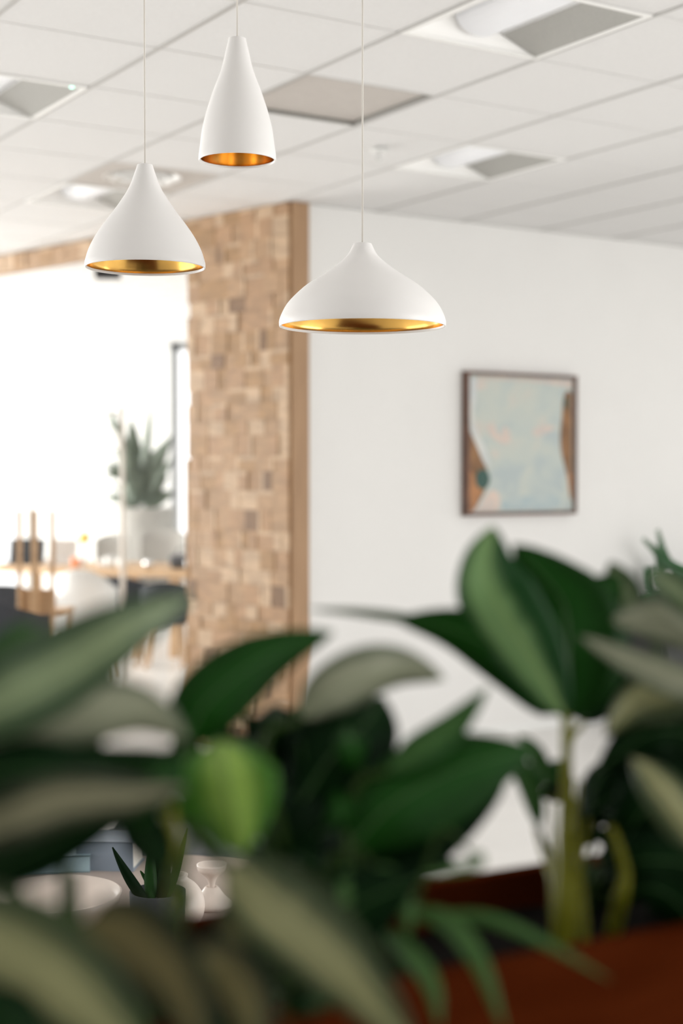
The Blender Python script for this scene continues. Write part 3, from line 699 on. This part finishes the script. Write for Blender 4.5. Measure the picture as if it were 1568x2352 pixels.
# ---------------------------------------------------------------- LEAVES
EYEV = Vector((0, 0, EYE))
def leaf(t, pts, w, m, twist=0, fold=.25, rib='midribdark', root=None, prof=.75, stem='stemdark', wave=0, cup=0, ribw=.03, srad=.0035, direct=False):
    """pts: (px, py, depth) from leaf base to tip; w: width in px at the middle depth."""
    P3 = [P(*p) for p in pts]; n = 22; sp_ = spline(P3, n)
    dm = sum(p[2] for p in pts)/len(pts); W = w*dm/FPX/2
    bm = NB(); rows = []; mv = 10; ribs = []
    tw = math.radians(twist)
    for i, p in enumerate(sp_):
        u = i/n; tg = (sp_[min(i+1, n)] - sp_[max(i-1, 0)]).normalized()
        s = tg.cross((p-EYEV).normalized()).normalized(); nn = s.cross(tg)
        s2 = s*math.cos(tw) + nn*math.sin(tw); n2 = s2.cross(tg)
        ww = W*(math.sin(PI*(u**prof))**.72 if 0 < u < 1 else 0)
        ww = max(ww, W*.02)
        row = []
        for k in range(mv+1):
            v = k/mv*2-1
            z = abs(v)*fold*ww + cup*v*v*ww + wave*ww*.12*math.sin(u*14+v*2)*abs(v)
            row.append(bm.verts.new(p + s2*(v*ww*math.cos(fold*.6)) + n2*z))
        rows.append(row); ribs.append((p - n2*.0006))
    for r0, r1 in zip(rows, rows[1:]):
        for k in range(mv): bm.faces.new((r0[k], r1[k], r1[k+1], r0[k+1]))
    uvl = bm.loops.layers.uv.new('UVMap'); idx = {}
    for i_, row in enumerate(rows):
        for k_, v_ in enumerate(row): idx[v_] = (k_/mv, i_/n)
    for f_ in bm.faces:
        for l_ in f_.loops: l_[uvl].uv = idx[l_.vert]
    o = obj('leaf', bm, M[m], t, smooth=True, mods=(('solid', .0006),))
    rb = NB(); tube(rb, ribs, [max(.0006, W*ribw*(1-i/n*.85)) for i in range(n+1)], 6); obj('midrib', rb, M[rib], o, smooth=True)
    if root is not None:
        b0 = P3[0]; d0 = (sp_[1]-sp_[0]).normalized()
        mid = b0.lerp(root, .5) + Vector((0, 0, .0)) - d0*.02
        q_ = [root, root.lerp(mid, .6), b0 - d0*max(.015, (b0-root).length*.18), b0]
        if direct: q_ = [root, root.lerp(b0, .4) + Vector((0, .03, 0)), root.lerp(b0, .8) + Vector((0, .025, 0)), b0]
        st = NB(); sq = spline(q_, 16); tube(st, sq, [srad*(1.9-1.0*i/16) for i in range(17)], 10); obj('stem', st, M[stem], t, smooth=True)
    return o
def plant(name, label, px, f=.5):
    r = soilpt(px, f); return thing(name, label, 'plant', r, ), r

# right broad-leaved plant, the tallest
t, r = plant('broad_leaf_plant', 'tall plant with one upright folded green leaf and yellow stems right of centre', 1292, .35)
def rt(dx, dy=0): return r + Vector((dx, dy, 0))
d = 1.62
leaf(t, [(1300, 1650, d), (1215, 1500, d-.01), (1135, 1370, d-.02), (1118, 1290, d-.01), (1132, 1208, d+.0)], 185, 'leafsheengreen', 10, .25, 'midrib', prof=.85, ribw=.03)
st = NB(); sq = spline([rt(0), P(1294, 2050, r.y), P(1297, 1900, d+.01), P(1301, 1760, d), P(1301, 1645, d)], 24); tube(st, sq, [.0115-.0055*min(1, i/17) for i in range(25)], 12); obj('stem', st, M['stem'], t, smooth=True)
leaf(t, [(1305, 1655, d+.02), (1305, 1520, d+.02), (1300, 1410, d+.03), (1270, 1350, d+.03), (1178, 1250, d+.02)], 240, 'leafdeep', 5, .3, 'midribdark', prof=.72)
leaf(t, [(1305, 1650, d+.03), (1340, 1540, d+.03), (1355, 1440, d+.04), (1375, 1380, d+.05), (1428, 1318, d+.06)], 200, 'leafdeep', -5, .3, 'midribdark')
leaf(t, [(1290, 1640, d+.01), (1200, 1540, d+.01), (1110, 1475, d), (1020, 1440, d), (905, 1422, d)], 150, 'leafdeep', 15, .2, 'midribdark', prof=.6)
leaf(t, [(1060, 1455, d+.01), (950, 1425, d+.01), (830, 1408, d+.02), (705, 1398, d+.03)], 26, 'leafsheengrey', 10, .2)
leaf(t, [(1340, 1660, d+.1), (1370, 1600, d+.12), (1430, 1540, d+.12), (1480, 1510, d+.12)], 110, 'leafdark', 20, .2, root=rt(.03, .02), stem='stem')
for x, y, x2, y2, w in ((1275, 2050, 1228, 1900, .0035), (1322, 2030, 1352, 1880, .004), (1312, 1990, 1330, 1790, .0035), (1272, 2050, 1266, 1830, .004), (1306, 2080, 1316, 1900, .006)):
    st = NB(); sq = spline([rt((x-1290)*.0002), P(x, y, r.y+.01), P((x+x2)/2, (y+y2)/2, d+.02), P(x2, y2, d+.03)], 12)
    tube(st, sq, [w*(1.6-1.1*i/12) for i in range(13)], 10); obj('stem', st, M['stem'], t, smooth=True)
leaf(t, [(1238, 1900, d+.02), (1200, 1780, d+.02), (1120, 1700, d+.05)], 60, 'leafmid', 30)
leaf(t, [(1400, 1880, d+.05), (1440, 1800, d+.05), (1510, 1760, d+.03)], 90, 'leafdark', 30)
leaf(t, [(1262, 1800, d+.03), (1225, 1730, d+.04), (1190, 1690, d+.06)], 50, 'leafmid', 30)
leaf(t, [(1352, 1880, d+.04), (1375, 1790, d+.05), (1440, 1730, d+.06)], 90, 'leafdark', 30)

# centre plant
t, r = plant('broad_leaf_plant', 'dense dark plant in the middle of the planter with one bright green hanging leaf', 740, .5)
d = 1.47
leaf(t, [(425, 1705, d-.02), (470, 1620, d-.02), (560, 1540, d), (650, 1490, d+.03), (765, 1452, d+.06)], 165, 'leafdeep', 5, .2, root=r, prof=.62)
leaf(t, [(505, 1700, d-.10), (512, 1770, d-.14), (530, 1850, d-.14), (545, 1910, d-.13), (556, 1962, d-.12)], 245, 'leafbright', 0, .25, 'midribdark', root=r, direct=True, prof=.68, cup=-.1)
leaf(t, [(690, 1650, d), (760, 1590, d), (850, 1550, d+.02), (930, 1540, d+.05), (1020, 1560, d+.08)], 140, 'leafsheenpale', -25, .2, root=r, prof=.8)
leaf(t, [(890, 1770, d), (960, 1720, d), (1040, 1660, d+.02), (1120, 1580, d+.04)], 95, 'leafmid', 30, .25, root=r)
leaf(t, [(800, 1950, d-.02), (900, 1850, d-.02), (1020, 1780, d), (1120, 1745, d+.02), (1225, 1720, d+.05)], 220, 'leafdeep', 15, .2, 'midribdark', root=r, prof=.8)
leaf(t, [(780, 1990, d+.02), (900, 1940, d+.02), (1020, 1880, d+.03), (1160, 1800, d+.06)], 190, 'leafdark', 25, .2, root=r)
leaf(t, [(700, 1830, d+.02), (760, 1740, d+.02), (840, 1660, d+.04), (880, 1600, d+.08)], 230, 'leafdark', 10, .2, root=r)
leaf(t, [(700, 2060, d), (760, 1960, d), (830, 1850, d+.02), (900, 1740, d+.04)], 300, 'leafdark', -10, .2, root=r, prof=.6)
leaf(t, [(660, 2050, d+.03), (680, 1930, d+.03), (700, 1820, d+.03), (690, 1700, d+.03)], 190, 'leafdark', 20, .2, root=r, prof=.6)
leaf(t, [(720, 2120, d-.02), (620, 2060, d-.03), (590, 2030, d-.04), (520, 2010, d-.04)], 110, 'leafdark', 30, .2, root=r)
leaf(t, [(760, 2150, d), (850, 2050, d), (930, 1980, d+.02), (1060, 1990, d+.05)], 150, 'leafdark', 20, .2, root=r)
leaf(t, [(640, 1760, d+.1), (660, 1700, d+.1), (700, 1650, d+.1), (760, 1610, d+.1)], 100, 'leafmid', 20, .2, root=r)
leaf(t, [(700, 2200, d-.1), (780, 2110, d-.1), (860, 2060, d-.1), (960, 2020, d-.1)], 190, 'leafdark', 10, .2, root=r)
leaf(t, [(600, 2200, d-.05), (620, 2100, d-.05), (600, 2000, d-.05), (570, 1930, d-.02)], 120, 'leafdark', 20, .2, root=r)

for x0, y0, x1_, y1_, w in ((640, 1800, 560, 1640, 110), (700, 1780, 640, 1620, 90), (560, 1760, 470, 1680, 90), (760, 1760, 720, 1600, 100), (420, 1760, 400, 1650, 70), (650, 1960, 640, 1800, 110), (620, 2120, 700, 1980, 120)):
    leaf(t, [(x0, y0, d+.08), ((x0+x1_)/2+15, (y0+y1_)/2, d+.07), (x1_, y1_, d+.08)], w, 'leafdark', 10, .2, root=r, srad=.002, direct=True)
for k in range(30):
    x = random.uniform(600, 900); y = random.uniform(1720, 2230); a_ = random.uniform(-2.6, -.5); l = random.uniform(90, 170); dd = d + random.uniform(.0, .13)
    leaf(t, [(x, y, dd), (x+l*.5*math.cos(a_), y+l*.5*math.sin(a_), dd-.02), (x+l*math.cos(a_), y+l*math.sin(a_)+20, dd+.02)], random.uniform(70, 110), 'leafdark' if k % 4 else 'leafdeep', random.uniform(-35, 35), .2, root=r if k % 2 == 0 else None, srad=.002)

# left plant
t, r = plant('broad_leaf_plant', 'broad-leaved plant at the left edge with long sheen-painted green leaves pointing right', 150, .45)
d = 1.22
leaf(t, [(-170, 1690, d-.05), (0, 1610, d-.03), (150, 1530, d), (300, 1440, d+.03), (445, 1368, d+.08)], 205, 'leafsheengrey', -12, .15, 'leafsheengrey', root=r, prof=.75)
leaf(t, [(-120, 1560, d), (-20, 1520, d), (60, 1460, d+.03), (90, 1440, d+.05)], 90, 'leafmid', -10, .2, root=r)
leaf(t, [(-100, 1720, d), (60, 1655, d), (200, 1635, d+.02), (330, 1640, d+.05), (430, 1700, d+.08)], 175, 'leafsheenpale', -20, .2, root=r, prof=.8)
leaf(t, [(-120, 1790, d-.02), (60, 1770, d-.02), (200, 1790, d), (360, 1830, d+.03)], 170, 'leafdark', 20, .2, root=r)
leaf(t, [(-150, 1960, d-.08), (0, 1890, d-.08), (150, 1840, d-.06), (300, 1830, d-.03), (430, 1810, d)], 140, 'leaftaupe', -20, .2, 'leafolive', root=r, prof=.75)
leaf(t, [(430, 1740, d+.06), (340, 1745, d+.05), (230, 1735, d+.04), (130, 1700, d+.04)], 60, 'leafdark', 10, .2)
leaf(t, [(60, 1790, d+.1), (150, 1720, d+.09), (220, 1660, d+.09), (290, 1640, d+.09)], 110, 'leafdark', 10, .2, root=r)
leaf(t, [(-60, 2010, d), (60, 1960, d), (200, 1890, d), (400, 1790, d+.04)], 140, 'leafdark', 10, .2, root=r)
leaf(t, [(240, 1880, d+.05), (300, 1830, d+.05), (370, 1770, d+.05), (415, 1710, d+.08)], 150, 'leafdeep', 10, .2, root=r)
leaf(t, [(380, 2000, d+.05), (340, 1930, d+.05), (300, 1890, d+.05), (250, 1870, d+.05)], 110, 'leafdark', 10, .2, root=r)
for (x, y, w, m_) in ((385, 1850, .006, 'stem'), (170, 2000, .004, 'stemdark')):
    st = NB(); sq = spline([soilpt(400 if x > 300 else 200, .5), P(x+18 if x > 300 else x+8, y+150, d+.08), P(x, y, d+.08)], 12); tube(st, sq, [w*(1.7-.8*i/12) for i in range(13)], 10); obj('stem', st, M[m_], t, smooth=True)

# front left, closest leaves
t, r = plant('broad_leaf_plant', 'closest plant at the lower left with large drooping olive leaves', 330, .12)
d = 1.0
leaf(t, [(-150, 2110, d), (-20, 2160, d-.02), (110, 2235, d-.03), (230, 2330, d-.04), (340, 2460, d-.05)], 260, 'leafolive', -15, .15, 'leafolive', root=r, prof=.7)
leaf(t, [(190, 2120, d+.08), (290, 2150, d+.07), (370, 2220, d+.05), (430, 2310, d+.03), (460, 2440, d)], 210, 'leafbrown', 10, .15, 'leafolive', root=r, prof=.6)
leaf(t, [(520, 1985, d+.2), (610, 2070, d+.18), (720, 2160, d+.15), (830, 2270, d+.12), (960, 2430, d+.1)], 215, 'leafolive', -15, .15, 'leafolive', root=r, prof=.7)
leaf(t, [(430, 2200, d+.1), (500, 2230, d+.1), (560, 2300, d+.08), (590, 2420, d+.05)], 190, 'leafbrown', 15, .2, root=r)
for k in range(9):
    x = random.uniform(420, 760); y = random.uniform(2230, 2420); a_ = random.uniform(-2.8, -.3); l = random.uniform(90, 150); dd = 1.2 + random.uniform(.0, .08)
    leaf(t, [(x, y, dd), (x+l*.5*math.cos(a_), y+l*.5*math.sin(a_), dd-.02), (x+l*math.cos(a_), y+l*math.sin(a_)+20, dd+.02)], random.uniform(90, 130), 'leafdark', random.uniform(-35, 35), .2, root=r if k % 2 == 0 else None, srad=.002)
leaf(t, [(-100, 2330, d-.05), (0, 2330, d-.05), (60, 2370, d-.05), (100, 2450, d-.05)], 150, 'leafdark', 10, .2, root=r)
leaf(t, [(560, 2060, d+.25), (540, 2130, d+.22), (560, 2210, d+.2), (600, 2300, d+.2)], 110, 'leafbrown', 10, .2, root=r)

# right edge plant
t, r = plant('broad_leaf_plant', 'plant at the right edge with sheen-painted green leaves spreading left', 1560, .6)
d = 1.58
leaf(t, [(1620, 1480, d), (1540, 1430, d), (1480, 1420, d), (1405, 1425, d)], 120, 'leafsheenpale', -10, .2, 'leafsheengrey', root=r)
leaf(t, [(1650, 1580, d-.05), (1560, 1560, d-.05), (1460, 1520, d-.03), (1330, 1460, d)], 95, 'leafsheenpale', -30, .2, 'leafsheengrey', root=r)
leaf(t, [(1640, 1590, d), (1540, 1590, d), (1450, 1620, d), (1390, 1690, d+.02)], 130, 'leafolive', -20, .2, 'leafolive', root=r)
leaf(t, [(1640, 1440, d-.05), (1570, 1370, d-.04), (1520, 1330, d-.02), (1495, 1312, d)], 75, 'leafsheengrey', -10, .2, 'leafsheengrey', root=r)
leaf(t, [(1460, 1420, d+.1), (1435, 1370, d+.1), (1418, 1330, d+.1), (1400, 1290, d+.1)], 85, 'leafsheengrey', 10, .2, root=r)
leaf(t, [(1620, 1960, d-.1), (1560, 1870, d-.1), (1500, 1790, d-.08), (1450, 1740, d-.05)], 110, 'leafolive', -10, .2, 'leafolive', root=r)
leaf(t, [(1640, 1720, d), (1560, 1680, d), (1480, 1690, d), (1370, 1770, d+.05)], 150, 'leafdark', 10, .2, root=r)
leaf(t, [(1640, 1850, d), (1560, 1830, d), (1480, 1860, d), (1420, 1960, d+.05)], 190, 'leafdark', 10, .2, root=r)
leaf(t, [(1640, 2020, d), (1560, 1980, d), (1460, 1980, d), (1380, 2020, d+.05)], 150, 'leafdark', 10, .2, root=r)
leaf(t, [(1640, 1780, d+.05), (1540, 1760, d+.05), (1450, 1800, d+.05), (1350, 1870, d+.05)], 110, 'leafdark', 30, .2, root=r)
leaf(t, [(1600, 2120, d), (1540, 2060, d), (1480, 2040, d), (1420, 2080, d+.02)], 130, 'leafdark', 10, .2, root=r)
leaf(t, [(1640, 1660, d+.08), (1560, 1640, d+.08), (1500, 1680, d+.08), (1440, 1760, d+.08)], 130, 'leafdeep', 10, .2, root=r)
st = NB(); sq = spline([soilpt(1405, .4), P(1425, 2060, d), P(1435, 2000, d), P(1405, 1900, d)], 12); tube(st, sq, [.008, .0085, .0085, .008, .009, .0075, .006, .006, .0055, .005, .005, .004, .004], 10); obj('stem', st, M['stem'], t, smooth=True)

# small dark bush behind the tall stem
t, r = plant('bushy_plant', 'low dark bushy plant behind the yellow stems at the right', 1330, .8)
d = 1.72
for k in range(64):
    x = random.uniform(1200, 1500); y = random.uniform(1800, 2080); a_ = random.uniform(0, 2*PI)
    if x < 1250 and y > 1850 or 1255 < x < 1340 and y > 1880: continue
    l = random.uniform(50, 95); dd = d + random.uniform(-.05, .08)
    leaf(t, [(x, y, dd), (x+l*.5*math.cos(a_), y+l*.5*math.sin(a_)-8, dd), (x+l*math.cos(a_), y+l*math.sin(a_), dd)], random.uniform(45, 80), 'leafdark' if k % 3 else 'leafdeep', random.uniform(-30, 30), .2, root=r if k % 4 == 0 else None, srad=.002)

# arching blades
t, r = plant('spider_plant', 'small plant with narrow light green arching blades in the centre of the planter', 900, .35)
d = 1.40
for pts, w in (([(940, 2090, d), (1030, 2120, d-.03), (1100, 2210, d-.07), (1160, 2370, d-.1)], 52), ([(1000, 2100, d), (1120, 2110, d-.02), (1240, 2160, d-.03), (1400, 2250, d-.03)], 30),
               ([(800, 1985, d), (800, 2040, d-.02), (812, 2100, d-.03), (830, 2150, d-.03)], 50), ([(860, 1990, d), (900, 2020, d-.02), (930, 2070, d-.03), (940, 2150, d-.04)], 50),
               ([(880, 2140, d), (940, 2190, d-.04), (990, 2260, d-.08), (1010, 2360, d-.1)], 50), ([(1080, 1960, d), (1100, 1975, d), (1060, 1995, d), (960, 2010, d)], 30)):
    leaf(t, pts, w, 'grass', 0, .3, 'grass', root=r, stem='stemdark', srad=.002, ribw=.05)

# drop helper tags
for o in bpy.data.objects:
    if '_base' in o: del o['_base']
